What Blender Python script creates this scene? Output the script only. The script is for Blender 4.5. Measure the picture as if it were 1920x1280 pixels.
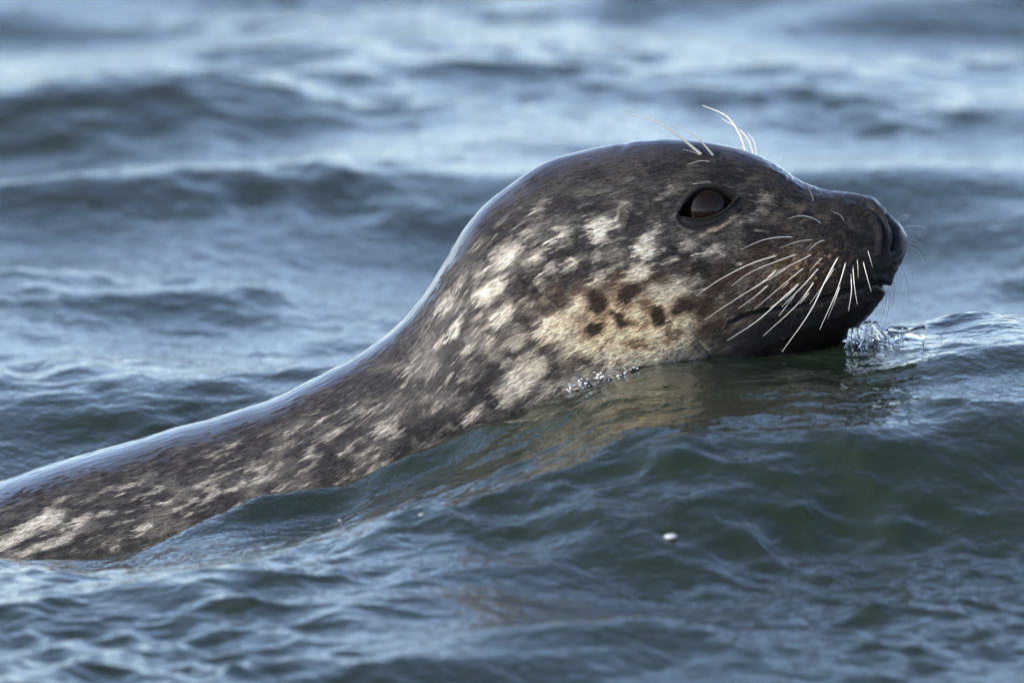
import bpy, math, random
import numpy as np
from mathutils import Vector

rng = np.random.default_rng(7)
random.seed(7)
scene = bpy.context.scene
for o in list(bpy.data.objects):
    bpy.data.objects.remove(o, do_unlink=True)

# ------------------------------------------------------------------ camera, sky, sun, exposure
S = 0.0003                       # metres per photograph pixel at the seal (frame is 0.58 m wide there)
DIST = 10.0
DEP = math.radians(7.0)
FOCAL = 36.0 * DIST / (1920 * S)
cam_data = bpy.data.cameras.new('camera')
cam = bpy.data.objects.new('camera', cam_data)
scene.collection.objects.link(cam)
cam_data.sensor_width = 36.0
cam_data.lens = FOCAL
cam.location = (0, -DIST * math.cos(DEP), DIST * math.sin(DEP))
cam.rotation_euler = (math.radians(90) - DEP, 0, 0)
cam_data.clip_start = 0.1
cam_data.clip_end = 3000
cam_data.dof.use_dof = True
cam_data.dof.focus_distance = DIST - 0.05
cam_data.dof.aperture_fstop = 12.5
scene.camera = cam

TO_SUN = Vector((-0.68, -0.56, 0.47)).normalized()
world = bpy.data.worlds.new('World')
scene.world = world
world.use_nodes = True
wn = world.node_tree
sky = wn.nodes.new('ShaderNodeTexSky')
sky.sky_type = 'NISHITA'
sky.sun_disc = False
sky.sun_elevation = math.asin(TO_SUN.z)
sky.sun_rotation = math.atan2(TO_SUN.x, TO_SUN.y)
sky.air_density = 0.8
sky.dust_density = 0.4
sky.ozone_density = 2.0
bg = wn.nodes['Background']
bg.inputs['Strength'].default_value = 0.15
tint = wn.nodes.new('ShaderNodeVectorMath'); tint.operation = 'MULTIPLY'
tint.inputs[1].default_value = (0.95, 0.98, 1.06)
hsv = wn.nodes.new('ShaderNodeHueSaturation'); hsv.inputs['Saturation'].default_value = 0.82   # thin veil of high cloud
wn.links.new(sky.outputs['Color'], hsv.inputs['Color'])
wn.links.new(hsv.outputs['Color'], tint.inputs[0])
wn.links.new(tint.outputs[0], bg.inputs['Color'])

sun_data = bpy.data.lights.new('sun', 'SUN')
sun_data.energy = 2.8
sun_data.angle = math.radians(0.6)
sun_data.color = (1.0, 0.94, 0.85)
sun = bpy.data.objects.new('sun', sun_data)
sun.rotation_euler = TO_SUN.to_track_quat('Z', 'Y').to_euler()
sun.location = (-3, -1, 4)
scene.collection.objects.link(sun)

scene.view_settings.view_transform = 'Standard'
scene.view_settings.look = 'None'
scene.view_settings.exposure = 0.75
scene.view_settings.gamma = 1.0
scene.view_settings.use_curve_mapping = False
cy = scene.cycles
cy.use_denoising = True
cy.max_bounces = 6
cy.transparent_max_bounces = 8
cy.transmission_bounces = 5
cy.glossy_bounces = 3
cy.caustics_reflective = False
cy.caustics_refractive = True
cy.sample_clamp_indirect = 4.0
cy.blur_glossy = 0.3

# ------------------------------------------------------------------ photograph pixel <-> place
CD, SD = math.cos(DEP), math.sin(DEP)
def to_screen(x, y, z):
    dy = y + DIST * CD; dz = z - DIST * SD
    depth = dy * CD - dz * SD
    up = dy * SD + dz * CD
    k = DIST / depth / S
    return 960 + x * k, 640 - up * k
def to_world(u, v, y):
    """point at depth y (metres, minus towards the camera) seen at photograph pixel u, v"""
    a = (640 - v) * S / DIST
    dy = y + DIST * CD
    dz = dy * (a * CD - SD) / (CD + a * SD)
    depth = dy * CD - dz * SD
    return (u - 960) * S / DIST * depth, dz + DIST * SD

# ------------------------------------------------------------------ numeric helpers
def pchip(xk, yk, x):
    xk = np.asarray(xk, float); yk = np.asarray(yk, float)
    o = np.argsort(xk); xk = xk[o]; yk = yk[o]
    h = np.diff(xk); d = np.diff(yk) / h
    m = np.zeros_like(yk)
    w1 = 2 * h[1:] + h[:-1]; w2 = h[1:] + 2 * h[:-1]
    ok = d[1:] * d[:-1] > 0
    with np.errstate(divide='ignore', invalid='ignore'):
        m[1:-1] = np.where(ok, (w1 + w2) / (w1 / d[:-1] + w2 / d[1:]), 0)
    m[0] = d[0]; m[-1] = d[-1]
    x = np.clip(x, xk[0], xk[-1])
    i = np.clip(np.searchsorted(xk, x) - 1, 0, len(h) - 1)
    t = (x - xk[i]) / h[i]
    return ((2*t**3 - 3*t**2 + 1) * yk[i] + (t**3 - 2*t**2 + t) * h[i] * m[i]
            + (-2*t**3 + 3*t**2) * yk[i+1] + (t**3 - t**2) * h[i] * m[i+1])

_tab = rng.random((256, 256)).astype(np.float32)
def vnoise(x, y, seed=0):
    x = x + seed * 17.37; y = y + seed * 9.71
    xi = np.floor(x).astype(np.int64); yi = np.floor(y).astype(np.int64)
    fx = x - xi; fy = y - yi
    fx = fx * fx * (3 - 2 * fx); fy = fy * fy * (3 - 2 * fy)
    a = _tab[xi & 255, yi & 255]; b = _tab[(xi+1) & 255, yi & 255]
    c = _tab[xi & 255, (yi+1) & 255]; d = _tab[(xi+1) & 255, (yi+1) & 255]
    return (a*(1-fx) + b*fx)*(1-fy) + (c*(1-fx) + d*fx)*fy
def fbm(x, y, seed=0, n=4):
    r = 0; a = 0.5; tot = 0
    for k in range(n):
        r = r + a * vnoise(x * 2**k, y * 2**k, seed + 3*k); tot += a; a *= 0.55
    return r / tot
def sstep(a, b, x):
    t = np.clip((x - a) / (b - a), 0, 1)
    return t * t * (3 - 2 * t)
def ell(u, v, cu, cv, ru, rv, deg=0.0):
    """elliptical radius, 1 on the rim; deg turns the long axis up to the right"""
    a = math.radians(deg); du = u - cu; dv = -(v - cv)
    p = du * math.cos(a) + dv * math.sin(a); q = -du * math.sin(a) + dv * math.cos(a)
    return np.sqrt((p / ru)**2 + (q / rv)**2)
def bumpf(u, v, cu, cv, ru, rv, deg=0.0):
    return np.exp(-ell(u, v, cu, cv, ru, rv, deg)**2)
def polydist(u, v, pts):
    best = np.full(np.shape(u), 1e9)
    par = np.zeros(np.shape(u))
    n = len(pts) - 1
    for k in range(n):
        ax, ay = pts[k]; bx, by = pts[k+1]
        dx, dy = bx - ax, by - ay
        t = np.clip(((u - ax)*dx + (v - ay)*dy) / (dx*dx + dy*dy), 0, 1)
        d = np.hypot(u - ax - t*dx, v - ay - t*dy)
        par = np.where(d < best, (k + t) / n, par)
        best = np.minimum(best, d)
    return best, par
def mesh_from(name, verts, faces, mat, parent=None, smooth=True):
    me = bpy.data.meshes.new(name)
    verts = np.ascontiguousarray(verts, np.float32)
    if isinstance(faces, np.ndarray):
        nf, k = faces.shape
        me.vertices.add(len(verts)); me.vertices.foreach_set('co', verts.ravel())
        me.loops.add(nf * k); me.loops.foreach_set('vertex_index', faces.astype(np.int32).ravel())
        me.polygons.add(nf)
        me.polygons.foreach_set('loop_start', np.arange(0, nf*k, k, dtype=np.int32))
        me.update(calc_edges=True)
    else:
        me.from_pydata([tuple(p) for p in verts], [], faces)
    me.polygons.foreach_set('use_smooth', [smooth] * len(me.polygons))
    me.materials.append(mat)
    me.validate()
    ob = bpy.data.objects.new(name, me)
    scene.collection.objects.link(ob)
    if parent is not None:
        ob.parent = parent
    return ob
def grid_faces(ni, nj, wrap=False):
    i = np.arange(ni - 1)[:, None]; j = np.arange(nj if wrap else nj - 1)[None, :]
    j2 = (j + 1) % nj
    a = i*nj + j; b = i*nj + j2; c = (i+1)*nj + j2; d = (i+1)*nj + j
    return np.stack([a, b, c, d], -1).reshape(-1, 4)
def new_mat(name):
    m = bpy.data.materials.new(name); m.use_nodes = True
    nt = m.node_tree
    return m, nt, nt.nodes['Principled BSDF'], nt.nodes['Material Output']

# ------------------------------------------------------------------ materials
def mat_water():
    m, nt, p, out = new_mat('sea_water')
    N, L = nt.nodes, nt.links
    p.inputs['Base Color'].default_value = (0.033, 0.050, 0.029, 1)
    p.inputs['Roughness'].default_value = 0.03
    p.inputs['IOR'].default_value = 1.333
    gl = N.new('ShaderNodeBsdfGlass'); gl.inputs['IOR'].default_value = 1.333
    gl.inputs['Roughness'].default_value = 0.02
    mx = N.new('ShaderNodeMixShader'); mx.inputs['Fac'].default_value = 0.5
    L.new(p.outputs[0], mx.inputs[1]); L.new(gl.outputs[0], mx.inputs[2])
    L.new(mx.outputs[0], out.inputs['Surface'])
    tc = N.new('ShaderNodeTexCoord')
    prev = None
    for sc, dist, anis in ((55, 0.0035, (1, 0.6, 1)), (150, 0.0013, (1, 0.7, 1))):
        mp = N.new('ShaderNodeMapping'); mp.inputs['Scale'].default_value = anis
        nz = N.new('ShaderNodeTexNoise'); nz.inputs['Scale'].default_value = sc
        nz.inputs['Detail'].default_value = 2; nz.inputs['Distortion'].default_value = 0.6
        L.new(tc.outputs['Object'], mp.inputs['Vector']); L.new(mp.outputs[0], nz.inputs['Vector'])
        b = N.new('ShaderNodeBump'); b.inputs['Distance'].default_value = dist
        b.inputs['Strength'].default_value = 0.6
        L.new(nz.outputs['Fac'], b.inputs['Height'])
        if prev: L.new(prev.outputs[0], b.inputs['Normal'])
        prev = b
    L.new(prev.outputs[0], p.inputs['Normal']); L.new(prev.outputs[0], gl.inputs['Normal'])
    va = N.new('ShaderNodeVolumeAbsorption')
    va.inputs['Color'].default_value = (0.45, 0.66, 0.50, 1); va.inputs['Density'].default_value = 6.0
    L.new(va.outputs[0], out.inputs['Volume'])
    return m
def mat_coat():
    m, nt, p, out = new_mat('seal_coat')
    N, L = nt.nodes, nt.links
    at = N.new('ShaderNodeAttribute'); at.attribute_name = 'coat'
    fa = N.new('ShaderNodeAttribute'); fa.attribute_name = 'furco'
    mp = N.new('ShaderNodeMapping'); mp.inputs['Scale'].default_value = (0.035, 0.42, 1)
    nz = N.new('ShaderNodeTexNoise'); nz.inputs['Scale'].default_value = 1.0
    nz.inputs['Detail'].default_value = 3
    L.new(fa.outputs['Vector'], mp.inputs['Vector']); L.new(mp.outputs[0], nz.inputs['Vector'])
    mr = N.new('ShaderNodeMapRange'); mr.inputs['From Min'].default_value = 0.25; mr.inputs['From Max'].default_value = 0.75
    mr.inputs['To Min'].default_value = 0.72; mr.inputs['To Max'].default_value = 1.3
    L.new(nz.outputs['Fac'], mr.inputs['Value'])
    mul = N.new('ShaderNodeVectorMath'); mul.operation = 'SCALE'
    L.new(at.outputs['Color'], mul.inputs[0]); L.new(mr.outputs[0], mul.inputs['Scale'])
    L.new(mul.outputs[0], p.inputs['Base Color'])
    b = N.new('ShaderNodeBump'); b.inputs['Distance'].default_value = 0.0008; b.inputs['Strength'].default_value = 0.5
    L.new(nz.outputs['Fac'], b.inputs['Height']); L.new(b.outputs[0], p.inputs['Normal'])
    ra = N.new('ShaderNodeAttribute'); ra.attribute_name = 'gloss'
    L.new(ra.outputs['Fac'], p.inputs['Roughness'])
    p.inputs['IOR'].default_value = 1.4
    p.inputs['Specular IOR Level'].default_value = 0.28
    wa = N.new('ShaderNodeAttribute'); wa.attribute_name = 'wet'
    L.new(wa.outputs['Fac'], p.inputs['Coat Weight'])
    p.inputs['Coat Roughness'].default_value = 0.10
    p.inputs['Coat IOR'].default_value = 1.33
    return m
def mat_simple(name, col, rough, **kw):
    m, nt, p, out = new_mat(name)
    nz = nt.nodes.new('ShaderNodeTexNoise'); nz.inputs['Scale'].default_value = kw.pop('scale', 300)
    mr = nt.nodes.new('ShaderNodeMapRange'); mr.inputs['To Min'].default_value = 0.8; mr.inputs['To Max'].default_value = 1.2
    nt.links.new(nz.outputs['Fac'], mr.inputs['Value'])
    mul = nt.nodes.new('ShaderNodeVectorMath'); mul.operation = 'SCALE'
    mul.inputs[0].default_value = col
    nt.links.new(mr.outputs[0], mul.inputs['Scale'])
    nt.links.new(mul.outputs[0], p.inputs['Base Color'])
    p.inputs['Roughness'].default_value = rough
    for k, v in kw.items():
        p.inputs[k].default_value = v
    return m
def mat_glass():
    m, nt, p, out = new_mat('clear_water')
    gl = nt.nodes.new('ShaderNodeBsdfGlass'); gl.inputs['IOR'].default_value = 1.333
    gl.inputs['Roughness'].default_value = 0.0
    gl.inputs['Color'].default_value = (1.0, 1.0, 1.0, 1)
    nt.links.new(gl.outputs[0], out.inputs['Surface'])
    return m
M_WATER = mat_water()
M_COAT = mat_coat()
M_GLASS = mat_glass()
M_WHISKER = mat_simple('whisker_horn', (0.85, 0.79, 0.66), 0.28, **{'Subsurface Weight': 0.0, 'Coat Weight': 0.5})
_nt = M_WHISKER.node_tree; _oi = _nt.nodes.new('ShaderNodeObjectInfo'); _cr = _nt.nodes.new('ShaderNodeValToRGB')
_cr.color_ramp.elements[0].color = (0.78, 0.71, 0.58, 1); _cr.color_ramp.elements[1].color = (0.90, 0.87, 0.80, 1)
_nt.links.new(_oi.outputs['Random'], _cr.inputs['Fac']); _nt.links.new(_cr.outputs['Color'], _nt.nodes['Principled BSDF'].inputs['Base Color'])
M_EYE = mat_simple('eye_dark', (0.009, 0.004, 0.0025), 0.03, **{'IOR': 1.33})
M_GLINT = mat_simple('glint_white', (0.85, 0.86, 0.86), 0.15)  # plain white standing in for glints on the splash
M_FOAM = mat_simple('foam', (0.55, 0.56, 0.56), 0.3)

# ------------------------------------------------------------------ the sea
px = lambda a: a * S
LU = [-6000, -3000, -1500, -600, 0, 180, 300, 450, 640, 800, 950, 1050, 1200, 1400, 1560, 1700, 1900, 2300, 3000, 4500, 8000]
LZ = [-250, -250, -330, -380, -362, -352, -325, -280, -246, -170, -108, -72, -24, -10, -4, 5, 18, 0, -100, -200, -230]
def macro(x, y):
    u = x / S + 960; yy = y / S
    L = pchip(LU, LZ, u)
    base = -235.0
    # front face of the swell towards the camera, back slope behind it
    y0 = np.interp(u, [880, 1280], [-320, -880])
    f = np.where(yy < y0, sstep(-2050, 0, np.clip((yy - y0) * 2050 / (2050 + y0), -2050, 0)), np.where(yy > 250, 1 - sstep(250, 1500, yy), 1.0))
    h = base + (L - base) * f
    # ridge of water pushed up in front of the chest
    d, t = polydist(u, yy, [(1700, -760), (1200, -720), (860, -430), (640, -470), (500, -560), (250, -800)])
    amp = np.interp(t, [0, 0.2, 0.4, 0.6, 0.8, 1], [0, 8, 24, 42, 50, 0])
    h = h + amp * np.exp(-(d / 80.0)**2)
    # a hump running in from the right
    d, t = polydist(u, yy, [(1640, -700), (1800, -560), (2100, -420)])
    h = h + np.interp(t, [0, 0.4, 1], [0, 34, 40]) * np.exp(-(d / 120.0)**2)
    return h * S
def sea_components():
    comps = []
    r = np.random.default_rng(21)
    def band(l0, l1, n, slope, spread, main):
        for k in range(n):
            lam = l0 * (l1 / l0) ** ((k + r.random()) / n)
            ang = main + r.normal() * spread
            s = slope * math.sqrt(2.0 / n) * (0.7 + 0.6 * r.random())
            comps.append((lam, ang, s * lam / (2 * math.pi), r.random() * 2 * math.pi))
    up = math.radians(-80)
    band(1.6, 5.0, 6, 0.03, 0.4, up)
    band(0.30, 1.0, 18, 0.085, 0.8, up)
    band(0.10, 0.30, 26, 0.070, 0.9, up)
    band(0.035, 0.10, 34, 0.095, 1.6, up)
    band(0.014, 0.035, 34, 0.065, 1.6, up)
    return comps
SEA = sea_components()
def sea_surface(X, Y, STEP):
    hx = np.zeros_like(X); hy = np.zeros_like(X); hz = macro(X, Y)
    u = X / S + 960; yy = Y / S
    # the water hugging the seal is calmer, so the water line stays put
    near = np.exp(-(np.maximum(np.abs(yy + 80) - 330 - 420 * sstep(1050, 1300, u) * (yy < 0), 0) / 260.0)**2) * sstep(-900, -100, u) * (1 - sstep(1950, 2500, u))
    # patches of ruffled and of smooth water
    ruff = 0.12 + 1.35 * sstep(0.36, 0.66, fbm(X * 5.0 + 3, Y * 2.4, 5, 3))
    calm = np.maximum(bumpf(u, -yy, 1250, 950, 560, 480), 0.9 * bumpf(u, -yy, 1420, 480, 330, 480))          # smooth shoulder of the swell below the head
    ruff = ruff * (1 - 0.6 * calm) + 0.5 * bumpf(u, -yy, 100, 1100, 700, 900) + 0.55 * bumpf(u, -yy, 1700, 2500, 900, 1000)
    back = sstep(0.15, 0.7, Y)
    for lam, ang, a, ph in SEA:
        k = 2 * math.pi / lam
        cx, cyy = math.cos(ang), math.sin(ang)
        w = sstep(2.5, 5.0, lam / STEP)
        if lam > 0.10:
            w = w * (1 - 0.86 * near) * (1 + (0.2 if lam > 0.3 else -0.5) * back)
        else:
            w = w * (1 - 0.35 * near) * ruff * (1 - 0.6 * back)
        th = k * (cx * X + cyy * Y) + ph
        aw = a * w
        hz += aw * np.sin(th)
        hx += cx * aw * np.cos(th) * 0.8; hy += cyy * aw * np.cos(th) * 0.8
    # the wake streaming back along the flank: crests that trail off towards the camera
    wk = bumpf(u, -yy, 150, 900, 750, 750) * (1 - near * 0.5)
    r = np.random.default_rng(5)
    for k in range(26):
        lam = 0.022 * (0.13 / 0.022) ** ((k + 0.5) / 26); ang = math.radians(-16 + 9 * r.normal()); kk = 2 * math.pi / lam
        aw = 0.10 * math.sqrt(2 / 26) * lam / (2 * math.pi) * wk * sstep(2.5, 5, lam / STEP)
        th = kk * (math.cos(ang) * X + math.sin(ang) * Y) + r.random() * 6.28
        hz += aw * np.sin(th); hx += math.cos(ang) * aw * np.cos(th) * 0.8
    # fine crest filaments
    wx = X + 0.012 * (fbm(X * 30, Y * 14, 71, 2) - 0.5); wy = Y + 0.03 * (fbm(X * 30, Y * 14, 73, 2) - 0.5)
    fine = sstep(0.02, 0.006, STEP)
    for sc, amp, sd in ((16.0, 0.0030, 75), (36.0, 0.0014, 77)):
        n = vnoise(wx * sc, wy * sc * 0.55, sd)
        hz += amp * fine * ruff * (0.5 - np.abs(2 * n - 1)) * (1 - 0.55 * near)
    return X + hx, Y + hy, hz
def axis(lo, hi, step, far_lo, far_hi, nf):
    core = np.arange(lo, hi, step)
    def geo(n, start, far):
        s = np.geomspace(step, abs(far - start) * 0.12, n)
        c = np.cumsum(s); return c * abs(far - start) / c[-1]
    a = geo(nf, lo, far_lo); b = geo(nf, core[-1], far_hi)
    return np.concatenate([lo - a[::-1], core, core[-1] + b])
def build_sea():
    ax = axis(-0.37, 0.37, 0.0020, -160, 160, 60)
    f = np.arange(-1.25, 0.40, 0.0030)
    bgd = np.arange(0.40, 3.4, 0.0075)
    def geo(n, s0, far):
        s = np.geomspace(s0, far * 0.12, n); c = np.cumsum(s); return c * far / c[-1]
    ay = np.concatenate([-1.25 - geo(50, 0.003, 40)[::-1], f, bgd, bgd[-1] + geo(55, 0.0075, 400)])
    sx = np.gradient(ax); sy = np.gradient(ay)
    X, Y = np.meshgrid(ax, ay, indexing='ij')
    STEP = np.maximum(sx[:, None], sy[None, :])
    x, y, z = sea_surface(X, Y, STEP)
    edge = np.maximum(np.abs(X) / 160, np.maximum(-Y / 41, (Y) / 403))
    z = z * (1 - sstep(0.7, 0.98, edge)) - 0.07 * sstep(0.7, 0.98, edge)
    ni, nj = X.shape
    V = np.stack([x, y, z], -1).reshape(-1, 3)
    F = grid_faces(ni, nj)
    # skirt and floor close the body of water
    loop = np.concatenate([np.arange(nj), (np.arange(1, ni)) * nj + nj - 1, (ni - 1)*nj + np.arange(nj - 2, -1, -1), np.arange(ni - 2, 0, -1) * nj])
    low = V[loop].copy(); low[:, 2] = -4.0
    n0 = len(V); m = len(loop)
    V = np.concatenate([V, low, [[0, 100, -4.0]]])
    k = np.arange(m); k2 = (k + 1) % m
    skirt = np.stack([loop[k2], loop[k], n0 + k, n0 + k2], -1)
    F = np.concatenate([F[:, ::-1], skirt])
    ob = mesh_from('water', V, F, M_WATER)
    import bmesh
    bm = bmesh.new(); bm.from_mesh(ob.data); bm.verts.ensure_lookup_table()
    bm.faces.new([bm.verts[n0 + i] for i in range(m)])
    bmesh.ops.delete(bm, geom=[bm.verts[len(V) - 1]], context='VERTS')
    bmesh.ops.recalc_face_normals(bm, faces=bm.faces)
    bm.to_mesh(ob.data); bm.free()
    ob['kind'] = 'structure'
    ob['label'] = 'choppy blue green sea water around the swimming seal'
    return ob
build_sea()

# ------------------------------------------------------------------ the seal
TOP = [(-3300,1420),(-2600,1330),(-1800,1220),(-1000,1130),(-500,1050),(-200,970),(0,908),(48,891),(112,869),(197,845),(281,821),(337,804),(422,780),(506,752),
       (586,713),(652,678),(705,643),(745,609),(785,566),(814,524),(838,484),(852,461),(873,427),(904,390),(946,355),(987,325),(1029,303),(1092,284),(1154,271),
       (1200,265.5),(1264,262),(1311,264),(1358,273),(1398,285),(1428,296),(1452,310),(1480,329),(1507,343),(1548,356),(1589,361.5),(1611,366),(1636,372),(1650,382),
       (1666,396),(1682,415),(1692,428),(1699,442),(1701,454)]
BOT = [(1701,454),(1700,464),(1697,476),(1692,489),(1684,503),(1676,521),(1662,543),(1650,566),(1639,581),(1615,607),(1580,640),(1540,664),(1480,690),(1400,715),(1300,748),
       (1200,790),(1100,845),(1000,915),(900,1000),(800,1085),(650,1190),(450,1290),(200,1400),(0,1480),(-500,1650),(-1000,1700),(-2000,1640),(-2600,1540),(-3300,1440)]
WID = [(1701,2),(1699,24),(1696,36),(1690,50),(1670,72),(1640,94),(1600,112),(1560,124),(1500,136),(1440,148),(1380,164),(1330,178),(1250,202),(1150,226),(1050,244),(950,258),
       (850,274),(700,308),(500,350),(200,420),(0,470),(-500,600),(-1000,640),(-1800,560),(-2600,300),(-3300,60)]
MID = [(1701,454),(1690,458),(1640,478),(1560,492),(1450,530),(1330,590),(1200,640),(1100,690),(1000,740),(850,830),(650,920),(400,1040),(0,1180),(-500,1330),(-1800,1420),(-3300,1430)]
def seal_surface():
    e = np.linspace(0, 1, 70)
    us = np.concatenate([np.linspace(-3300, -60, 90)[:-1], np.arange(-60, 880, 2.6), np.arange(880, 1640, 1.5), 1640 + 61 * np.sin(e * math.pi / 2)])
    us = np.unique(np.round(us, 4))
    top = pchip(*zip(*TOP), us); bot = pchip(*zip(*BOT), us); wid = pchip(*zip(*WID), us); mid = pchip(*zip(*MID), us)
    mid = np.clip(mid, top + 0.02 * (bot - top), bot - 0.02 * (bot - top))
    # angle: 0 top, pi/2 near side, pi bottom, 3pi/2 far side; denser on the near upper flank
    ph = np.concatenate([np.linspace(-0.35, 2.1, 330)[:-1], np.linspace(2.1, 2 * math.pi - 0.35, 120)[:-1]])
    cs, sn = np.cos(ph), np.sin(ph)
    nt = np.interp(us, [-3300, 600, 1000, 1350, 1500, 1640, 1701], [2.0, 2.0, 2.05, 2.2, 1.95, 2.0, 2.0])
    nb = np.interp(us, [-3300, 900, 1350, 1500, 1701], [2.0, 2.0, 1.9, 1.7, 1.9])
    n = np.where(cs[None, :] >= 0, nt[:, None], nb[:, None])
    c = np.sign(cs) * np.abs(cs)[None, :] ** (2 / n); s = np.sign(sn) * np.abs(sn)[None, :] ** (2 / n)
    v = np.where(cs[None, :] >= 0, mid[:, None] + (top - mid)[:, None] * c, mid[:, None] - (bot - mid)[:, None] * c)
    y = -wid[:, None] * s
    u = np.repeat(us[:, None], len(ph), 1)
    X = (u - 960) * S; Z = (640 - v) * S / CD; Y = y * S
    return us, ph, X, Y, Z
us, ph, X, Y, Z = seal_surface()
NI, NJ = X.shape
def normals(X, Y, Z):
    P = np.stack([X, Y, Z], -1)
    du = np.gradient(P, axis=0)
    dp = np.roll(P, -1, 1) - np.roll(P, 1, 1)
    n = np.cross(dp, du)
    n /= np.maximum(np.linalg.norm(n, axis=-1, keepdims=True), 1e-12)
    return n
NRM = normals(X, Y, Z)
cX = 0; 
if (NRM[NI//2, :, 1] * Y[NI//2]).sum() < 0: NRM = -NRM
U, V = to_screen(X, -np.abs(Y), Z)          # photograph pixel of the near-side twin
side = sstep(0.15, 0.5, np.abs(NRM[..., 1]))

EYE = (1326, 386, 56, 31, 19, 16)
MOUTH = [(1664,541),(1648,531),(1625,531),(1598,541),(1560,556),(1510,570),(1450,580),(1400,592),(1370,606)]
NOSTRIL = [(1662,399),(1672,412),(1679,430),(1679,450),(1674,466)]
WING = [(1588,374),(1612,377),(1630,386),(1646,402),(1655,420),(1659,442),(1658,466),(1652,492),(1640,515)]
WING2 = [(1640,375),(1655,390),(1664,406),(1668,430),(1668,458)]
D = np.zeros_like(X)
D += 9 * bumpf(U, V, 1575, 470, 70, 55) * side                 # whisker pad
D += 5 * bumpf(U, V, 1470, 560, 70, 45, 10) * side
D += 4 * bumpf(U, V, 1615, 570, 40, 28) * side                 # chin
D += -6 * bumpf(U, V, 1335, 385, 85, 60, 17) * side            # eye hollow
D += 7 * bumpf(U, V, 1325, 328, 75, 22, 6)                     # brow
D += 9 * bumpf(U, V, 1452, 335, 45, 16, -28)                   # brow front
D += -5 * bumpf(U, V, 1440, 400, 40, 40) * side
def lens(U, V, cu, cv, a, bu, bl, deg):
    c_, s_ = math.cos(math.radians(deg)), math.sin(math.radians(deg))
    p = (U - cu) * c_ - (V - cv) * s_; q = -(U - cu) * s_ - (V - cv) * c_
    return (p / a)**2 + np.abs(q) / np.where(q > 0, bu, bl)
re = lens(U, V, *EYE)
D += -34 * (1 - sstep(0.84, 1.0, re)) * side
D += (4.0 + 3.5 * (V < 384)) * np.exp(-((re - 1.14) / 0.13)**2) * side
rlow = ell(U, V, 1325, 393, 62, 37, 17.5)
D += 3.0 * np.exp(-((rlow - 1.0) / 0.10)**2) * sstep(380, 400, V) * side
D += -2.5 * np.exp(-((rlow - 0.80) / 0.08)**2) * sstep(398, 408, V) * side
d, t = polydist(U, V, MOUTH); D += -11 * np.exp(-(d / 4.6)**2) * (1 - 0.75 * t) + 2.0 * np.exp(-((d - 11) / 7)**2) * (1 - t)
d, t = polydist(U, V, NOSTRIL); D += -15 * np.exp(-(d / 5.0)**2)
d, t = polydist(U, V, WING); D += -10.0 * np.exp(-(d / 4.4)**2) * np.sin(np.clip(t, 0.08, 0.92) * math.pi) + 3.5 * np.exp(-((d - 10) / 5)**2) * np.sin(t * math.pi)
d, t = polydist(U, V, WING2); D += -5 * np.exp(-(d / 3.0)**2) * np.sin(t * math.pi)
rear = ell(U, V, 1169, 402, 9, 22, -6)
D += 2.2 * np.exp(-((rear - 1.0) / 0.35)**2) - 5 * np.exp(-(rear / 0.55)**2)
for pts, a, w in (([(1172,268),(1150,292),(1138,318),(1128,345)], -1.6, 7), ([(1290,312),(1262,330),(1250,352)], -1.8, 6),
                  ([(1045,470),(1000,540),(1020,600)], -1.5, 10), ([(1298,610),(1312,640),(1330,662)], -4, 6),
                  ([(1310,435),(1350,425),(1385,400),(1398,388)], -2.5, 5), ([(985,500),(1015,545),(1050,575)], -2.0, 7)):
    d, t = polydist(U, V, pts); D += a * np.exp(-(d / w)**2)
D += (fbm(U / 60, V / 60, 2, 3) - 0.5) * 5 * sstep(0, 1, (1690 - U) / 120)
D += (fbm(U / 9, V / 9, 4, 3) - 0.5) * 3.4 * sstep(1380, 1480, U)
# whisker follicles: rows of small dark bumps on the pad
foll = np.zeros_like(X)
FOL = []
for r_ in range(6):
    for c_ in range(8):
        fu = 1648 - c_ * 21 - r_ * 5 + (c_ % 2) * 3; fv = 448 + r_ * 15 + c_ * (3.2 - r_ * 0.3) + c_ * c_ * 0.25
        if fv < 548 and fu > 1465: FOL.append((fu, fv))
for fu, fv in FOL:
    foll = np.maximum(foll, bumpf(U, V, fu, fv, 4.5, 4.0))
D += 2.2 * foll * side
D += (fbm(U / 34, np.repeat(ph[None, :] * 34, NI, 0), 57, 3) - 0.5) * 1.2 * (1 - sstep(0.35, 0.7, np.abs(ph)))[None, :] * sstep(1700, 1640, U)
PX, PY, PZ = X + NRM[..., 0]*D*S, Y + NRM[..., 1]*D*S, Z + NRM[..., 2]*D*S

# --- coat pattern (the animal's own markings)
FS = np.cumsum(np.concatenate([np.zeros((1, NJ)), np.sqrt(np.diff(X, axis=0)**2 + np.diff(Y, axis=0)**2 + np.diff(Z, axis=0)**2)], 0), 0) / S
dT = np.sqrt((np.roll(X, -1, 1)-X)**2 + (np.roll(Y, -1, 1)-Y)**2 + (np.roll(Z, -1, 1)-Z)**2)
FT = np.cumsum(dT, 1) / S; FT = FT - FT[:, :1]
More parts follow.
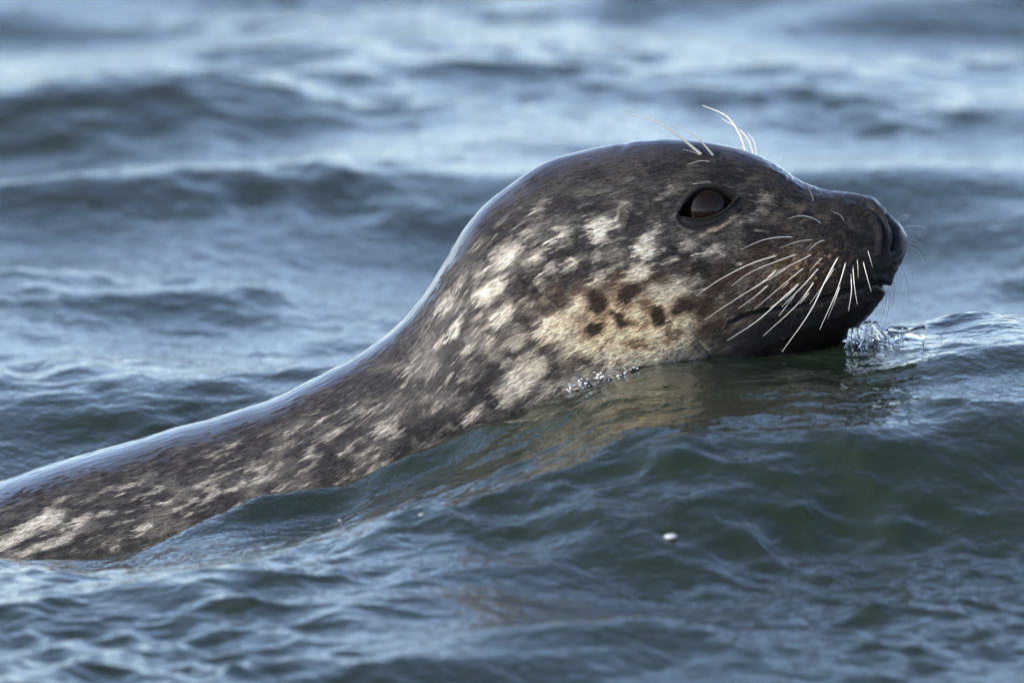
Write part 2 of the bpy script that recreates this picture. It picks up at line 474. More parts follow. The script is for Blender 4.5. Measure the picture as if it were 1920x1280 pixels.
# lay of the fur in the picture
al = FS; ac = np.repeat(ph[None, :] * 255.0, NI, 0)
_du, _dv = np.gradient(U, axis=0), np.gradient(V, axis=0); _l = np.maximum(np.hypot(_du, _dv), 1e-9); FU, FV = _du / _l, _dv / _l
st = fbm(al / 15, ac / 2.3, 11, 3) - 0.5
st2 = fbm(al / 36, ac / 5.5, 12, 3) - 0.5
off = st * 46 + st2 * 38
wob = (fbm(U / 22, V / 22, 31, 3) - 0.5) * 9
Um = U + off * FU + wob; Vm = V + off * FV + (fbm(U / 20, V / 20, 33, 3) - 0.5) * 9
PALE = [  # u, v, along, across, turn, strength
 (953,473,34,20,40,1.0),(1056,434,22,12,40,.85),(1134,424,26,20,60,1.0),(1219,462,34,18,75,.85),(925,541,42,17,35,.95),(948,586,30,16,40,.85),
 (838,562,26,14,60,1.0),(857,612,24,9,60,.95),(1082,487,16,10,35,.8),(1022,382,22,8,50,.65),(906,447,12,7,45,.7),(948,410,14,6,45,.6),(1000,430,20,9,45,.5),
 (1010,480,26,12,40,.6),(1040,500,22,10,40,.45),(976,640,22,10,50,.6),(1046,612,36,26,0,.95),(1102,566,16,30,70,.95),(1196,512,34,14,35,.8),(1255,545,46,26,10,.85),
 (1152,640,60,30,0,1.0),(1215,615,60,28,0,.9),(1290,600,24,22,0,.55),(1100,640,44,26,0,.7),(990,700,46,30,50,.75),(955,735,24,22,50,.6),(895,770,24,10,50,.7),(880,650,22,8,50,.5),
 (1330,470,30,7,25,.7),(1296,455,12,14,60,.45),(1310,520,22,12,15,.55),(1440,370,10,14,110,.35),(1265,352,18,10,40,.3),(1425,395,26,6,20,.28),(1400,415,22,5,25,.35),
 (1220,670,56,14,8,.75),(1300,655,40,16,10,.5),(1130,520,12,14,70,.55),(870,520,14,6,55,.5),(912,505,20,8,45,.5),(1065,650,26,14,45,.5),(1010,760,30,14,50,.4),
 (1180,700,60,20,5,.6),(1085,715,40,18,40,.5),
 (100,970,30,18,30,1.0),(60,985,46,9,25,.9),(155,975,26,8,30,.85),(30,1012,44,9,25,.7),(60,1030,30,7,25,.6),(120,1010,46,8,25,.55),(272,990,20,9,28,.95),(205,960,18,4,25,.6),
 (270,900,14,5,25,.75),(300,915,22,5,28,.65),(210,915,20,5,28,.7),(250,905,26,4,25,.5),(252,872,13,5,15,.75),(272,891,10,4,20,.7),(340,845,20,5,20,.55),(450,828,22,6,28,.85),
 (410,852,12,8,40,.6),(325,935,18,5,28,.7),(385,905,22,5,28,.6),(400,930,26,5,35,.6),(455,905,22,6,33,.6),(495,895,20,7,35,.7),(540,905,14,6,35,.6),(125,935,24,5,25,.6),(40,945,30,4,22,.45),
 (560,800,18,4,28,.6),(510,805,14,4,28,.4),(635,810,26,6,35,.5),(660,835,18,6,45,.55),(732,800,26,14,-25,.75),(700,770,18,7,40,.5),(755,775,14,5,50,.5),(670,770,16,5,45,.4),
 (770,690,12,6,55,.5),(705,690,14,6,50,.45),(790,700,10,5,55,.35),(720,875,18,7,40,.6),(535,835,24,5,33,.4),(590,870,22,5,35,.35),(825,640,16,6,55,.5),(800,605,12,5,60,.5),(815,690,18,5,52,.4),
]
DARK = [(1185,545,25,19,20,1),(1172,593,23,12,-25,1),(1122,610,17,15,30,1),(1127,562,21,22,45,1),(1242,589,30,14,-45,1),(1197,640,16,7,0,.7),(1323,508,28,13,-12,1),(1289,571,22,18,0,1),(1325,572,16,15,0,.9),
        (1337,618,28,20,0,.9),(1051,558,22,20,0,.85),(980,512,20,10,-45,.8),(1010,545,26,9,-45,.6),(1240,520,20,9,0,.7),(1060,690,26,10,40,.6),(1300,525,18,8,0,.5),(1085,668,14,8,30,.6),(1310,645,16,10,-30,.6),(1362,542,24,13,10,.8),(1268,622,17,9,-20,.8),(1216,566,11,8,20,.7),(1150,586,12,7,30,.7),(1098,590,13,8,40,.7),(1212,612,10,6,0,.6),(1138,640,13,6,20,.6),(1165,520,22,8,20,.6),(1090,540,18,9,50,.6),(1260,645,12,6,0,.6)]
pale = np.zeros_like(X)
for u0, v0, a, b, dg, s in PALE:
    r = ell(Um, Vm, u0, v0, a * 1.15, b * 1.2, dg)
    pale = np.maximum(pale, s * (1 - sstep(0.45, 1.2, r)))
pale = np.where(U < 820, pale * np.where(U < 130, 0.95, 0.72), pale)
pale = np.maximum(pale, 0.80 * sstep(0.25, 0.70, bumpf(Um, Vm, 1185, 612, 170, 80, -4) * (0.35 + 1.25 * fbm(U / 26, V / 20, 91, 3))))
# scattered flecks along the hair
fl = fbm(al / 34, ac / 9, 41, 3)
dens = 0.03 + 0.10 * bumpf(U, V, 980, 600, 190, 200) + 0.06 * bumpf(U, V, 450, 920, 420, 110, 25) + 0.04 * bumpf(U, V, 1300, 450, 140, 80)
dens = (dens - 0.06 * bumpf(U, V, 1180, 330, 220, 70)) * sstep(0, 60, V - pchip(*zip(*TOP), U))
fleck = sstep(0.66 - dens, 0.90 - dens, fl)
pale = np.maximum(pale, 0.45 * fleck * (1 - sstep(1380, 1500, U)))
pale = np.maximum(pale, (0.12 + 0.16 * bumpf(U, V, 1000, 560, 170, 180)) * sstep(0.40, 0.75, fbm(U / 45, V / 30, 44, 3)) * (1 - sstep(1450, 1550, U)))
dk = np.zeros_like(X)
for u0, v0, a, b, dg, s in DARK:
    dk = np.maximum(dk, s * (1 - sstep(0.5, 1.3, ell(U + off*0.4*FU + wob*2.2, V + off*0.4*FV + (fbm(U / 17, V / 17, 93, 3) - 0.5) * 26, u0, v0, a * 1.25, b * 1.28, dg))))
pale = pale * (1 - dk)
spot = dk * bumpf(U, V, 1200, 580, 190, 100)
belly = sstep(0, 200, V - np.interp(U, [-400, 0, 640, 950, 1200, 1560], [1120, 1110, 1010, 860, 740, 720]))
pale = np.maximum(pale, 0.5 * belly * (0.5 + st))
pale = pale * (0.12 + 0.88 * sstep(0.35, 0.85, np.abs(ph)[None, :] + 0.4 * st2))
pale = np.clip(pale * (1 + st * 1.3) * (0.62 + 0.62 * fbm(U / 16, V / 12, 95, 3)), 0, 1)
dark_col = np.array([0.036, 0.031, 0.030]); pale_col = np.array([0.66, 0.59, 0.49]); warm = np.array([0.74, 0.57, 0.33]); brown = np.array([0.085, 0.048, 0.026]); black = np.array([0.016, 0.014, 0.014])
tone = (0.75 + 0.9 * (fbm(U / 70, V / 50, 51, 3) - 0.2))[..., None]
jaw = (bumpf(U, V, 1190, 610, 190, 90))[..., None]
rust = np.clip(0.55 * bumpf(U, V, 1250, 600, 240, 75) + bumpf(U, V, 1480, 505, 100, 40) * 0.75, 0, 1)[..., None]
col = dark_col * tone * (1 + st * 1.1)[..., None] * (1 - 0.42 * sstep(1120, 1330, U))[..., None]
col = col * (1 - rust) + (brown * (0.7 + 0.9 * fbm(U / 18, V / 14, 55, 3))[..., None]) * rust
col = col * (1 - 0.8 * spot[..., None]) + np.array([0.030, 0.017, 0.010]) * 0.8 * spot[..., None]
pc = pale_col * (1 - jaw * 0.8) + warm * jaw * 0.8
col = col * (1 - pale[..., None]) + pc * pale[..., None]
# amber fringe where dark jaw spots end
fr = np.exp(-((dk - 0.45) / 0.25)**2) * (dk > 0.03) * bumpf(U, V, 1180, 590, 120, 70)
col = col * (1 - 0.5 * fr[..., None]) + np.array([0.30, 0.16, 0.055]) * 0.5 * fr[..., None]
# bare black skin: lids, nose, lips
blk = 1 - sstep(0.92, 1.12, ell(U, V, 1325, 390, 60, 41, 17.5))
blk = np.maximum(blk, 0.75 * (1 - sstep(0.6, 1.2, ell(U, V, 1675, 440, 34, 60))))
d, t = polydist(U, V, MOUTH); blk = np.maximum(blk, np.exp(-(d / 9)**2) * 0.9)
blk = np.maximum(blk, 0.85 * sstep(0.3, 0.8, bumpf(U, V, 1520, 620, 170, 58, 4)))  # shade on the chin painted dark over its dark fur
for nm in (NOSTRIL, WING):
    d, t = polydist(U, V, nm); blk = np.maximum(blk, np.exp(-(d / 5)**2) * 0.9)
blk = np.maximum(blk, foll * 0.7)
blk = np.maximum(blk, 0.45 * sstep(1480, 1620, U + (fbm(U / 30, V / 30, 66, 3) - 0.5) * 60))
pad = (sstep(0.42, 0.70, fbm(U / 17, V / 11, 103, 4)) * np.clip(bumpf(U, V, 1520, 410, 95, 42, -8) + 0.6 * bumpf(U, V, 1600, 470, 45, 40) + 0.5 * bumpf(U, V, 1620, 575, 30, 22), 0, 1) * 0.7)[..., None]
col = col * (1 - pad) + np.array([0.105, 0.083, 0.066]) * pad
gold = sstep(0.58, 0.75, fbm(U / 5.5, V / 5.0, 99, 2)) * bumpf(U, V, 1510, 500, 62, 34, 8) * 0.85
blk = blk[..., None]
col = col * (1 - blk) + black * blk
col = col * (1 - gold[..., None]) + np.array([0.30, 0.19, 0.09]) * gold[..., None]
col = np.clip(col, 0.004, 0.8)
# a paler line of hair below the lower lid
d, t = polydist(U, V, [(1330,432),(1352,427),(1372,414),(1384,402)]); w = (np.exp(-(d / 3.5)**2) * 0.75)[..., None]
col = col * (1 - w) + np.array([0.34, 0.27, 0.18]) * w
rearm = (np.exp(-((rear - 0.6) / 0.6)**2) * 0.6 * sstep(1182, 1162, U + 6 * np.sin(V / 5)) * (0.3 + 1.1 * fbm(U / 7, V / 7, 97, 2)))[..., None]; col = col * (1 - rearm) + np.array([0.46, 0.37, 0.27]) * rearm
earhole = bumpf(U, V, 1171, 404, 4, 12, -8)[..., None] * 0.85; col = col * (1 - earhole) + black * earhole
_aph = np.abs(ph)[None, :] + 0 * U
wet = (1 - sstep(0.26, 0.50, _aph + 0.50 * st2 + 0.05 * st - 0.03)) * (1 - 0.75 * sstep(1500, 1600, U))
gloss = 0.58 - 0.26 * wet + 0.10 * pale + 0.10 * (fbm(al / 50, ac / 12, 61, 2) - 0.5)
gloss = np.where(blk[..., 0] > 0.5, 0.28, gloss)

seal = bpy.data.objects.new('seal', None)
scene.collection.objects.link(seal)
seal.empty_display_size = 0.1
seal['label'] = 'spotted grey brown harbour seal swimming with its head raised above the water'
seal['category'] = 'seal'
verts = np.stack([PX, PY, PZ], -1).reshape(-1, 3)
faces = grid_faces(NI, NJ, True)
tail_i = len(verts); verts = np.concatenate([verts, [[PX[0].mean(), 0, PZ[0].mean()], [PX[-1].mean() + 0.3*S, 0, PZ[-1].mean()]]])
def body_mesh():
    tri = []
    for j in range(NJ):
        tri.append((tail_i, j, (j + 1) % NJ, (j + 1) % NJ))
    me_faces = faces
    ob = mesh_from('body', verts, me_faces, M_COAT, seal)
    import bmesh
    bm = bmesh.new(); bm.from_mesh(ob.data); bm.verts.ensure_lookup_table()
    for j in range(NJ):
        bm.faces.new((bm.verts[tail_i], bm.verts[j], bm.verts[(j+1) % NJ])).smooth = True
        b0 = (NI - 1) * NJ
        bm.faces.new((bm.verts[tail_i+1], bm.verts[b0 + (j+1) % NJ], bm.verts[b0 + j])).smooth = True
    bmesh.ops.recalc_face_normals(bm, faces=bm.faces)
    bm.to_mesh(ob.data); bm.free()
    me = ob.data
    def addc(nm, arr, typ, key):
        a = me.attributes.new(nm, typ, 'POINT')
        a.data.foreach_set(key, np.ascontiguousarray(arr, np.float32).ravel())
    ext = lambda a: np.concatenate([a.reshape(NI*NJ, -1), a.reshape(NI*NJ, -1)[[0, -1]]])
    addc('coat', np.concatenate([ext(col), np.ones((NI*NJ+2, 1))], 1), 'FLOAT_COLOR', 'color')
    addc('furco', ext(np.stack([al, ac, FT * 0], -1)), 'FLOAT_VECTOR', 'vector')
    addc('gloss', ext(gloss), 'FLOAT', 'value')
    addc('wet', ext(np.clip(0.06 + 0.9 * wet + 0.32 * (1 - sstep(0.4, 1.0, _aph + 0.5 * st2)), 0, 1)), 'FLOAT', 'value')
    return ob
body_mesh()
# look-up of the near flank
near_mask = (NRM[..., 1] < 0.05)
SU, SV = to_screen(PX, PY, PZ)
_nu, _nv, _ny = SU[near_mask], SV[near_mask], PY[near_mask]
def flank_y(u, v):
    k = np.argmin((_nu - u)**2 + (_nv - v)**2)
    return float(_ny[k])

# --- eyes
def uv_ball(r, n=40, m=24):
    th = np.linspace(0, math.pi, m); p = np.linspace(0, 2*math.pi, n, endpoint=False)
    T, Pp = np.meshgrid(th, p, indexing='ij')
    return np.stack([r*np.sin(T)*np.cos(Pp), r*np.cos(T), r*np.sin(T)*np.sin(Pp)], -1).reshape(-1, 3), grid_faces(m, n, True)
EY = 57 * S
ball, bf = uv_ball(EY)
_k = np.argmin(np.where(Y < 0, (U - 1327)**2 + (V - 384)**2, 1e9)); _i, _j = np.unravel_index(_k, X.shape)
_p = np.array([X[_i, _j], Y[_i, _j], Z[_i, _j]]); _n = NRM[_i, _j]
_h = np.array([_n[0] * 0.6, _n[1], 0.0]); _h[2] = 0.17; _h /= np.linalg.norm(_h)
_c = _p + _n * (-0.5 * S) - _h * EY + np.array([0, 0, -3 * S])
for sgn in (1, -1):
    e = mesh_from('eye', ball, bf, M_EYE, seal)
    e.location = (_c[0], sgn * _c[1], _c[2])

# --- whiskers
def catmull(P, n):
    P = np.asarray(P, float); P = np.concatenate([[2*P[0]-P[1]], P, [2*P[-1]-P[-2]]])
    out = []
    m = len(P) - 3
    for k in range(m):
        for t in np.linspace(0, 1, n, endpoint=(k == m - 1)):
            p0, p1, p2, p3 = P[k:k+4]
            out.append(0.5*((2*p1) + (-p0+p2)*t + (2*p0-5*p1+4*p2-p3)*t*t + (-p0+3*p1-3*p2+p3)*t**3))
    return np.array(out)
def tube(path, radii, ns=6):
    path = np.asarray(path); T = np.gradient(path, axis=0); T /= np.linalg.norm(T, axis=1, keepdims=True)
    ref = np.array([0.3, 0.2, 0.93]); A = np.cross(T, ref); A /= np.linalg.norm(A, axis=1, keepdims=True); B = np.cross(T, A)
    a = np.linspace(0, 2*math.pi, ns, endpoint=False)
    V = path[:, None] + radii[:, None, None]*(np.cos(a)[None, :, None]*A[:, None] + np.sin(a)[None, :, None]*B[:, None])
    return V.reshape(-1, 3), grid_faces(len(path), ns, True)
def whisker(pts, r0=1.7, out=0.5, y0=None, far=False):
    """pts: photograph pixels from the root to the tip; out: how much it leans out from the face"""
    pts = np.asarray(pts, float)
    L = np.concatenate([[0], np.cumsum(np.hypot(*np.diff(pts, axis=0).T))])
    yb = flank_y(*pts[0]) if y0 is None else y0
    P3 = []
    for (u, v), l in zip(pts, L):
        y = yb + (0.0012 if l == 0 else 0) + (1 if far else -1) * l * out * S
        x, z = to_world(u, v, y); P3.append((x, y, z))
    path = catmull(P3, 8)
    t = np.linspace(0, 1, len(path))
    Vv, Ff = tube(path, (0.82 * r0 * (1 - 0.80 * t**1.2)) * S)
    mesh_from('whisker', Vv, Ff, M_WHISKER, seal)
def z1(*p): return [(1150 + a / 2.461, 180 + b / 2.461) for a, b in p]
def z3(*p): return [(1480 + a / 3.657, 330 + b / 3.657) for a, b in p]
NEARW = [
 (z1((1060,702),(985,840),(905,1000),(778,1180)),1.9,.35),(z1((1030,775),(985,850),(905,960)),1.2,.3),(z1((1080,742),(1035,890),(952,1078)),1.7,.35),(z1((1052,860),(1020,950),(988,1030)),1.4,.3),
 (z1((1105,770),(1112,870),(1126,962)),1.4,.35),(z1((1148,745),(1170,830),(1190,902)),1.2,.35),(z1((1095,810),(1099,900),(1085,992)),1.4,.35),(z1((1122,725),(1128,780),(1130,838)),1.0,.35),
 (z1((1170,700),(1184,745),(1196,790)),.9,.35),(z1((1000,715),(945,765),(905,808)),1.3,.4),(z1((965,775),(880,870),(778,973)),1.5,.4),(z1((940,838),(850,960),(690,1108)),1.6,.4),
 (z1((780,730),(640,772),(490,848),(382,922)),1.8,.5),(z1((862,725),(740,768),(625,818),(546,876)),1.3,.5),(z1((765,790),(690,860),(600,915),(420,1032)),1.9,.5),(z1((905,775),(820,840),(650,985)),1.5,.45),
 (z1((938,720),(850,765),(780,800),(660,872)),1.4,.45),(z1((848,652),(760,652),(680,668),(585,710)),1.3,.55),(z1((932,662),(850,672),(768,702)),1.1,.55),(z1((1000,662),(945,675),(903,712)),1.0,.5),
 (z1((965,590),(915,562),(860,553),(803,566)),1.2,.5),(z1((1066,577),(1045,548),(1012,534)),1.0,.5),(z1((880,840),(800,925),(722,975)),1.4,.4),(z1((875,845),(790,925),(660,1040),(525,1128)),1.8,.45),
 (z1((735,855),(660,920),(575,982)),1.6,.45),(z1((852,902),(810,955),(763,1015)),1.3,.4),(z1((915,895),(885,930),(860,960)),1.1,.4),(z1((925,488),(915,455),(898,420)),.8,.5),
 (z1((830,775),(745,830),(640,888)),1.3,.45),(z1((825,845),(800,868),(776,890)),1.0,.4),(z1((405,276),(365,258),(318,247)),1.0,.4),(z1((462,305),(400,300),(340,318)),.9,.3)]
for p, r, o_ in NEARW: whisker(p, r, o_)
BROW = [(z1((408,272),(285,172),(170,108),(42,78)),3.6,.30),(z1((465,280),(398,203),(335,158),(262,128)),2.4,.30)]
for p, r, o_ in BROW: whisker(p, r, o_)
for p, r in ((z1((612,256),(580,170),(520,92),(412,44)),3.6),(z1((648,268),(622,200),(575,150),(500,105)),2.5),(z1((662,268),(650,212),(620,170)),1.9),(z1((704,290),(707,268),(706,250)),.8)):
    whisker(p, r, 0.25, y0=0.020, far=True)
for p, r in ((z3((738,305),(775,275),(825,268)),.7),(z3((745,318),(790,290),(820,280)),.7),(z3((775,348),(850,342),(935,350)),.8),(z3((790,382),(860,385),(925,430)),.8),(z3((800,432),(865,445),(930,480)),.9),
             (z3((805,455),(890,480),(962,570)),.9),(z3((808,475),(880,520),(935,605)),.9),(z3((805,495),(890,560),(956,690)),1.0),(z3((800,535),(850,570),(890,640)),.7),(z3((785,570),(835,640),(862,790)),.9),
             (z3((765,610),(800,690),(818,800),(812,880)),.9),(z3((745,630),(768,710),(750,792)),.8),(z3((715,705),(722,790),(708,880),(700,960)),.9),(z3((680,760),(690,850),(655,1025)),.9),(z3((672,770),(660,870),(622,1010)),.9),
             (z3((645,800),(635,900),(575,970)),.8),(z3((700,740),(712,830),(680,930)),.7),(z3((735,650),(738,700),(734,750)),.7)):
    whisker(p, r, 0.35, y0=0.010, far=True)

# --- fur: short wet hairs lying back along the flank
def mat_fur():
    m, nt, p, out = new_mat('fur_hair')
    at = nt.nodes.new('ShaderNodeAttribute'); at.attribute_name = 'coat'
    nt.links.new(at.outputs['Color'], p.inputs['Base Color'])
    p.inputs['Roughness'].default_value = 0.36
    p.inputs['Specular IOR Level'].default_value = 0.35
    return m
def build_fur(n=240000):
    r = np.random.default_rng(3)
    area = np.sqrt(np.sum(np.gradient(X, axis=0)**2 + np.gradient(Z, axis=0)**2, axis=None)) * 0 + 1
    P = np.stack([PX, PY, PZ], -1)
    nn = normals(PX, PY, PZ)
    if (nn[NI//2, :, 1] * Y[NI//2]).sum() < 0: nn = -nn
    du = np.linalg.norm(np.gradient(P, axis=0), axis=-1); dp = dT
    w = du * dp
    ok = (U > -60) & (U < 1665) & (ph[None, :] < 2.2)
    ok &= (ell(U, V, 1325, 391, 62, 43, 17.5) > 1.0) & (rear > 1.5)
    w = w * ok * (sstep(0.28, 1.0, _aph + 0.45 * st2 + 0.06 * st)) * np.where(Y > 0, 0.1, 1.0)
    w = w * (1 + 0.5 * sstep(1480, 1600, U)) * (1 - sstep(1610, 1640, U))
    for nm in (MOUTH, WING, NOSTRIL): w = w * sstep(6, 14, polydist(U, V, nm)[0])
    idx = r.choice(w.size, size=n, p=(w / w.sum()).ravel())
    ii, jj = np.unravel_index(idx, w.shape)
    i2 = np.minimum(ii + 1, NI - 1); j2 = (jj + 1) % NJ
    a, b = r.random(n)[:, None], r.random(n)[:, None]
    root = P[ii, jj] * (1-a)*(1-b) + P[i2, jj]*a*(1-b) + P[ii, j2]*(1-a)*b + P[i2, j2]*a*b
    nv = nn[ii, jj]
    d = -np.gradient(P, axis=0)[ii, jj]; d /= np.linalg.norm(d, axis=1, keepdims=True)
    sd = np.cross(nv, d)
    d = d + sd * (r.normal(size=n) * 0.09 + (fbm(U[ii, jj] / 16, V[ii, jj] / 16, 81, 2) - 0.5) * 0.5)[:, None]
    d -= nv * np.sum(d * nv, 1, keepdims=True); d /= np.linalg.norm(d, axis=1, keepdims=True)
    Lh = (np.interp(U[ii, jj], [0, 900, 1250, 1450, 1650], [16, 16, 13, 9, 6]) * (0.6 + 0.7 * r.random(n)) * S)[:, None]
    lift = ((0.4 + 1.0 * r.random(n)) * S)[:, None]
    pts = np.stack([root - nv * 0.3 * S, root + d * Lh * 0.35 + nv * lift * 0.9, root + d * Lh * 0.7 + nv * lift, root + d * Lh + nv * lift * 0.75], 1)
    hc = bpy.data.hair_curves.new('fur')
    hc.add_curves([4] * n)
    hc.attributes['position'].data.foreach_set('vector', np.ascontiguousarray(pts, np.float32).ravel())
    rad = np.array([0.5, 0.52, 0.4, 0.12])[None, :] * (0.75 + 0.6 * r.random(n))[:, None] * S
    ra = hc.attributes.get('radius') or hc.attributes.new('radius', 'FLOAT', 'POINT')
    ra.data.foreach_set('value', np.ascontiguousarray(rad, np.float32).ravel())
    cc = col[ii, jj] * (0.6 + 1.35 * r.random(n)**1.4)[:, None]
    ca = hc.attributes.new('coat', 'FLOAT_COLOR', 'CURVE')
    ca.data.foreach_set('color', np.ascontiguousarray(np.concatenate([np.clip(cc, 0, 0.85), np.ones((n, 1))], 1), np.float32).ravel())
    hc.materials.append(mat_fur())
    ob = bpy.data.objects.new('fur', hc); scene.collection.objects.link(ob); ob.parent = seal
    ob['kind'] = 'stuff'
    scene.cycles_curves.shape = 'RIBBONS'
    scene.cycles_curves.subdivisions = 1
build_fur()

# ------------------------------------------------------------------ splashes, drops and foam
def water_z(x, y):
    """height of the built sea near a point"""
    k = np.argmin((_wx - x)**2 + (_wy - y)**2); return float(_wz[k])
_wm = bpy.data.objects['water'].data
_co = np.empty(len(_wm.vertices) * 3, np.float32); _wm.vertices.foreach_get('co', _co); _co = _co.reshape(-1, 3)
_sel = (np.abs(_co[:, 0]) < 0.4) & (_co[:, 1] > -1.3) & (_co[:, 1] < 1.0) & (_co[:, 2] > -1); _wx, _wy, _wz = _co[_sel].T
_wsu, _wsv = to_screen(_wx, _wy, _wz)
def on_water(u, v):
    k = np.argmin((_wsu - u)**2 + (_wsv - v)**2); return np.array([_wx[k], _wy[k], _wz[k]])
def closed_tube(cen, ru, rv, ry, noise, ns=48, seed=1):
    """lumpy closed body of water; cen: list of (u, v, y metres), radii in photograph pixels"""
    cen = np.asarray(cen, float); n = len(cen)
    T = np.gradient(cen[:, :2], axis=0); T /= np.linalg.norm(T, axis=1, keepdims=True)
    Nn = np.stack([-T[:, 1], T[:, 0]], -1)
    a = np.linspace(0, 2*math.pi, ns, endpoint=False)
    tt = np.linspace(0, 1, n)[:, None]
    lump = 1 + noise * (fbm(np.cos(a)[None, :] * 2.6 + 9 + tt * 1.2, np.sin(a)[None, :] * 2.6 + 5 + tt * 1.7, seed, 3) - 0.5) * 2 + 0.5 * noise * (vnoise(np.cos(a)[None, :] * 7 + 19 + tt * 2, np.sin(a)[None, :] * 7 + tt * 2, seed + 2) - 0.5)
    q = np.cos(a)[None, :] * lump * np.asarray(ru)[:, None]
    uu = cen[:, 0, None] + Nn[:, 0, None] * q; vv = cen[:, 1, None] + Nn[:, 1, None] * q
    yy = cen[:, 2, None] + np.sin(a)[None, :] * lump * np.asarray(ry)[:, None] * S
    x, z = to_world(uu, vv, yy)
    V = np.stack([x, yy, z], -1).reshape(-1, 3)
    F = grid_faces(n, ns, True)
    c0, c1 = V[:ns].mean(0), V[-ns:].mean(0)
    j = np.arange(ns); j2 = (j + 1) % ns
    k0 = len(V); V = np.concatenate([V, [c0, c1]])
    return V, F, [(k0, int(b_), int(a_)) for a_, b_ in zip(j, j2)] + [(k0 + 1, int((n-1)*ns + a_), int((n-1)*ns + b_)) for a_, b_ in zip(j, j2)]
def join_pieces(name, pieces, mat, parent=None):
    Vs, Fs, n0 = [], [], 0
    for V, F, tri in pieces:
        Vs.append(V); Fs += [tuple(int(i) + n0 for i in f) for f in F] + [tuple(i + n0 for i in f) for f in tri]; n0 += len(V)
    return mesh_from(name, np.concatenate(Vs), Fs, mat, parent)
def lump(u, v, y, r, g, flat=1.0):
    b, f = uv_ball(1.0, 14, 9)
    k = 1 + 1.1 * (fbm(b[:, 0] * 1.6 + g.random() * 50, b[:, 2] * 1.6 + b[:, 1] * 1.3 + 30, 3, 2) - 0.5)
    b = b * k[:, None] * np.array([r * (0.8 + 1.1 * g.random()), r, r * flat * (0.7 + 0.5 * g.random())]) * S
    x, z = to_world(u, v, y)
    return b + np.array([x, y, z]), f, []
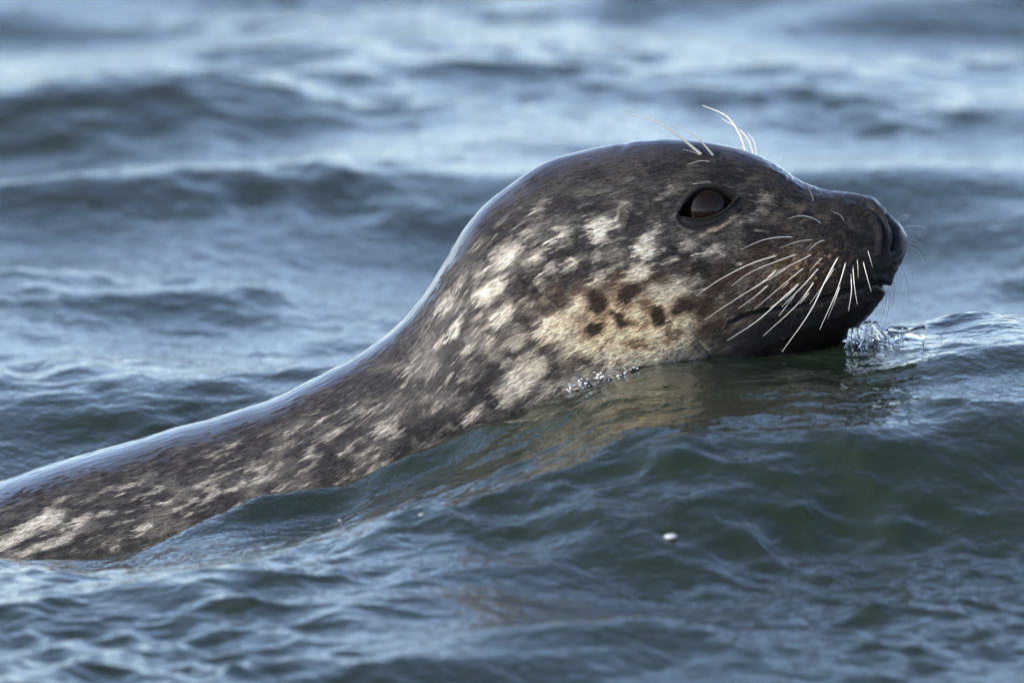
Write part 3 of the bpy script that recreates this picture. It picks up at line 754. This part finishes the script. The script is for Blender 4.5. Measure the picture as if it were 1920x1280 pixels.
def make_splashes():
    g = np.random.default_rng(12)
    pcs = []
    # veil of water streaming off the chin and flaring out where it meets the sea
    t = np.linspace(0, 1, 30)
    for k, (u0, u1, w0, w1, yb, v0, v1) in enumerate(((1606,1602,8,16,-0.026,610,654),(1624,1634,9,18,-0.022,602,650),(1640,1662,7,14,-0.014,602,642),(1596,1590,6,9,-0.030,612,656),(1630,1618,6,10,-0.034,600,655))):
        cen = np.stack([u0 + (u1-u0)*t**1.5, v0 + (v1-v0)*t, yb - 0.006*t**2], -1)
        r_ = 0.78 * (w0 + (w1-w0)*t**2) * np.clip(np.minimum(t*8+0.25, 1), 0, 1)
        pcs.append(closed_tube(cen, r_, r_, r_*0.8, 0.30, 56, 11+k))
    # curl thrown ahead of the chin
    cen = np.stack([1662 + 78*t, 634 - 5*np.sin(t*2.6) - 6*t, -0.026 + 0.004*t], -1)
    r_ = (9 + 4*np.sin(t*8.5 + 1.0) + 4*np.exp(-((t-0.93)/0.09)**2)) * np.clip(np.minimum(t*10+0.2, np.sqrt(np.clip(1-t, 0, 1))*3.2+0.03), 0, 1)
    pcs.append(closed_tube(cen, r_, r_, r_*1.4, 0.18, 40, 31))
    cen = np.stack([1664 + 40*t, 616 + 3*t, -0.016 + 0.0*t], -1); r_ = 6.5*np.sqrt(np.clip(np.sin(t*3.1416), 0.02, 1))
    pcs.append(closed_tube(cen, r_, r_, r_*1.2, 0.4, 32, 41))
    for k in range(130):
        u = 1588 + g.random()*112; pcs.append(lump(u, 650 - (u-1588)*0.14 + g.normal()*8, -0.030 + 0.016*g.random(), 1.2 + 3.4*g.random()**2.5, g))
    o = join_pieces('chin_splash', pcs, M_GLASS)
    o['kind'] = 'stuff'; o['label'] = 'clear water streaming off the chin of the seal and curling ahead'; o['category'] = 'splash'
    pcs = []
    for k in range(95):
        q = g.random(); u = 1058 + 145*q; v = 728 - 30*q + g.normal()*13 + 4
        yb = flank_y(u, min(v, 726 - 28*q)) - 0.001 - 0.010*g.random()*(1 if v > 712 else 0.3)
        pcs.append(lump(u, v, yb - 0.002, 1.2 + 9.0*g.random()**2.4, g, 0.5))
    for k in range(26):
        u = 1120 + g.random()*95; v = 655 + g.random()*38; pcs.append(lump(u, v, flank_y(u, v) - 0.0004, 1.0 + 1.6*g.random(), g))
    for k in range(30):
        u = 1210 + g.random()*130; v = 684 - (u-1210)*0.07 + g.normal()*2; pcs.append(lump(u, v, flank_y(u, v - 6) - 0.001, 1.0 + 1.8*g.random(), g, 0.6))
    o = join_pieces('throat_splash', pcs, M_GLASS)
    o['kind'] = 'stuff'; o['label'] = 'sparkling bubbly splash where the throat of the seal meets the water'; o['category'] = 'splash'
    pcs = []
    for k in range(80):
        q = g.random(); u = 1064 + 135*q; v = 722 - 30*q + g.normal()*9 + 4
        pcs.append(lump(u, v, flank_y(u, min(v, 726 - 28*q)) - 0.004 - 0.008*g.random(), 0.7 + 1.3*g.random(), g))
    o = join_pieces('glint_beads', pcs, M_GLINT)  # white beads added as the sparkle of the splash
    o['kind'] = 'stuff'; o['label'] = 'small white beads added as glints in the splash at the throat of the seal'; o['category'] = 'glint_beads'
make_splashes()
def beads():
    """drops clinging to the coat"""
    r = np.random.default_rng(8)
    spots = [(932,447),(938,432),(861,537),(1015,552),(1015,600),(1172,425),(1181,412),(1160,385),(1068,432),(978,668),(1056,600),(984,597),(1090,640),(1194,662),(1226,640),(1210,652),(837,748),(805,748),(845,742),
             (1030,490),(1090,510),(1088,478),(1045,500),(1000,545),(985,530),(1070,555),(1128,660),(1147,657),(1240,655),(1100,520),(1060,545),(1165,395),(1170,380)]
    Vs, Fs, n0 = [], [], 0
    b, f = uv_ball(1.0, 12, 8)
    for u, v in spots:
        y = flank_y(u, v); x, z = to_world(u, v, y); s_ = (1.3 + 1.7 * r.random()) * S
        Vs.append(b * np.array([s_ * (0.8 + 0.5 * r.random()), s_ * 0.8, s_ * (0.8 + 0.6 * r.random())]) + np.array([x, y - 0.0006, z])); Fs.append(f + n0); n0 += len(b)
    o = mesh_from('water_drops', np.concatenate(Vs), np.concatenate(Fs), M_GLASS, seal); o['kind'] = 'stuff'
beads()
def foam_fleck(u, v, a, label):
    p = on_water(u, v)
    b, f = uv_ball(1.0, 20, 12)
    r = np.random.default_rng(int(u))
    b = b * (1 + 0.18 * (fbm(b[:, 0] * 2.2 + 9, b[:, 2] * 2.2 + 7, 3, 2) - 0.5)[:, None])
    b = b * np.array([a, a * 1.1, a * 0.42]) * S
    o = mesh_from('foam_fleck', b, f, M_FOAM); o.location = p + np.array([0, 0, a * 0.22 * S])
    o['label'] = label; o['category'] = 'foam'
foam_fleck(1258, 1010, 12, 'white oval fleck of foam floating on the green water before the seal')
foam_fleck(640, 975, 3.4, 'tiny white foam speck on the slope of the small wave beside the flank')
foam_fleck(788, 966, 4.6, 'small pale foam bubble on the wave ridge below the chest of the seal')
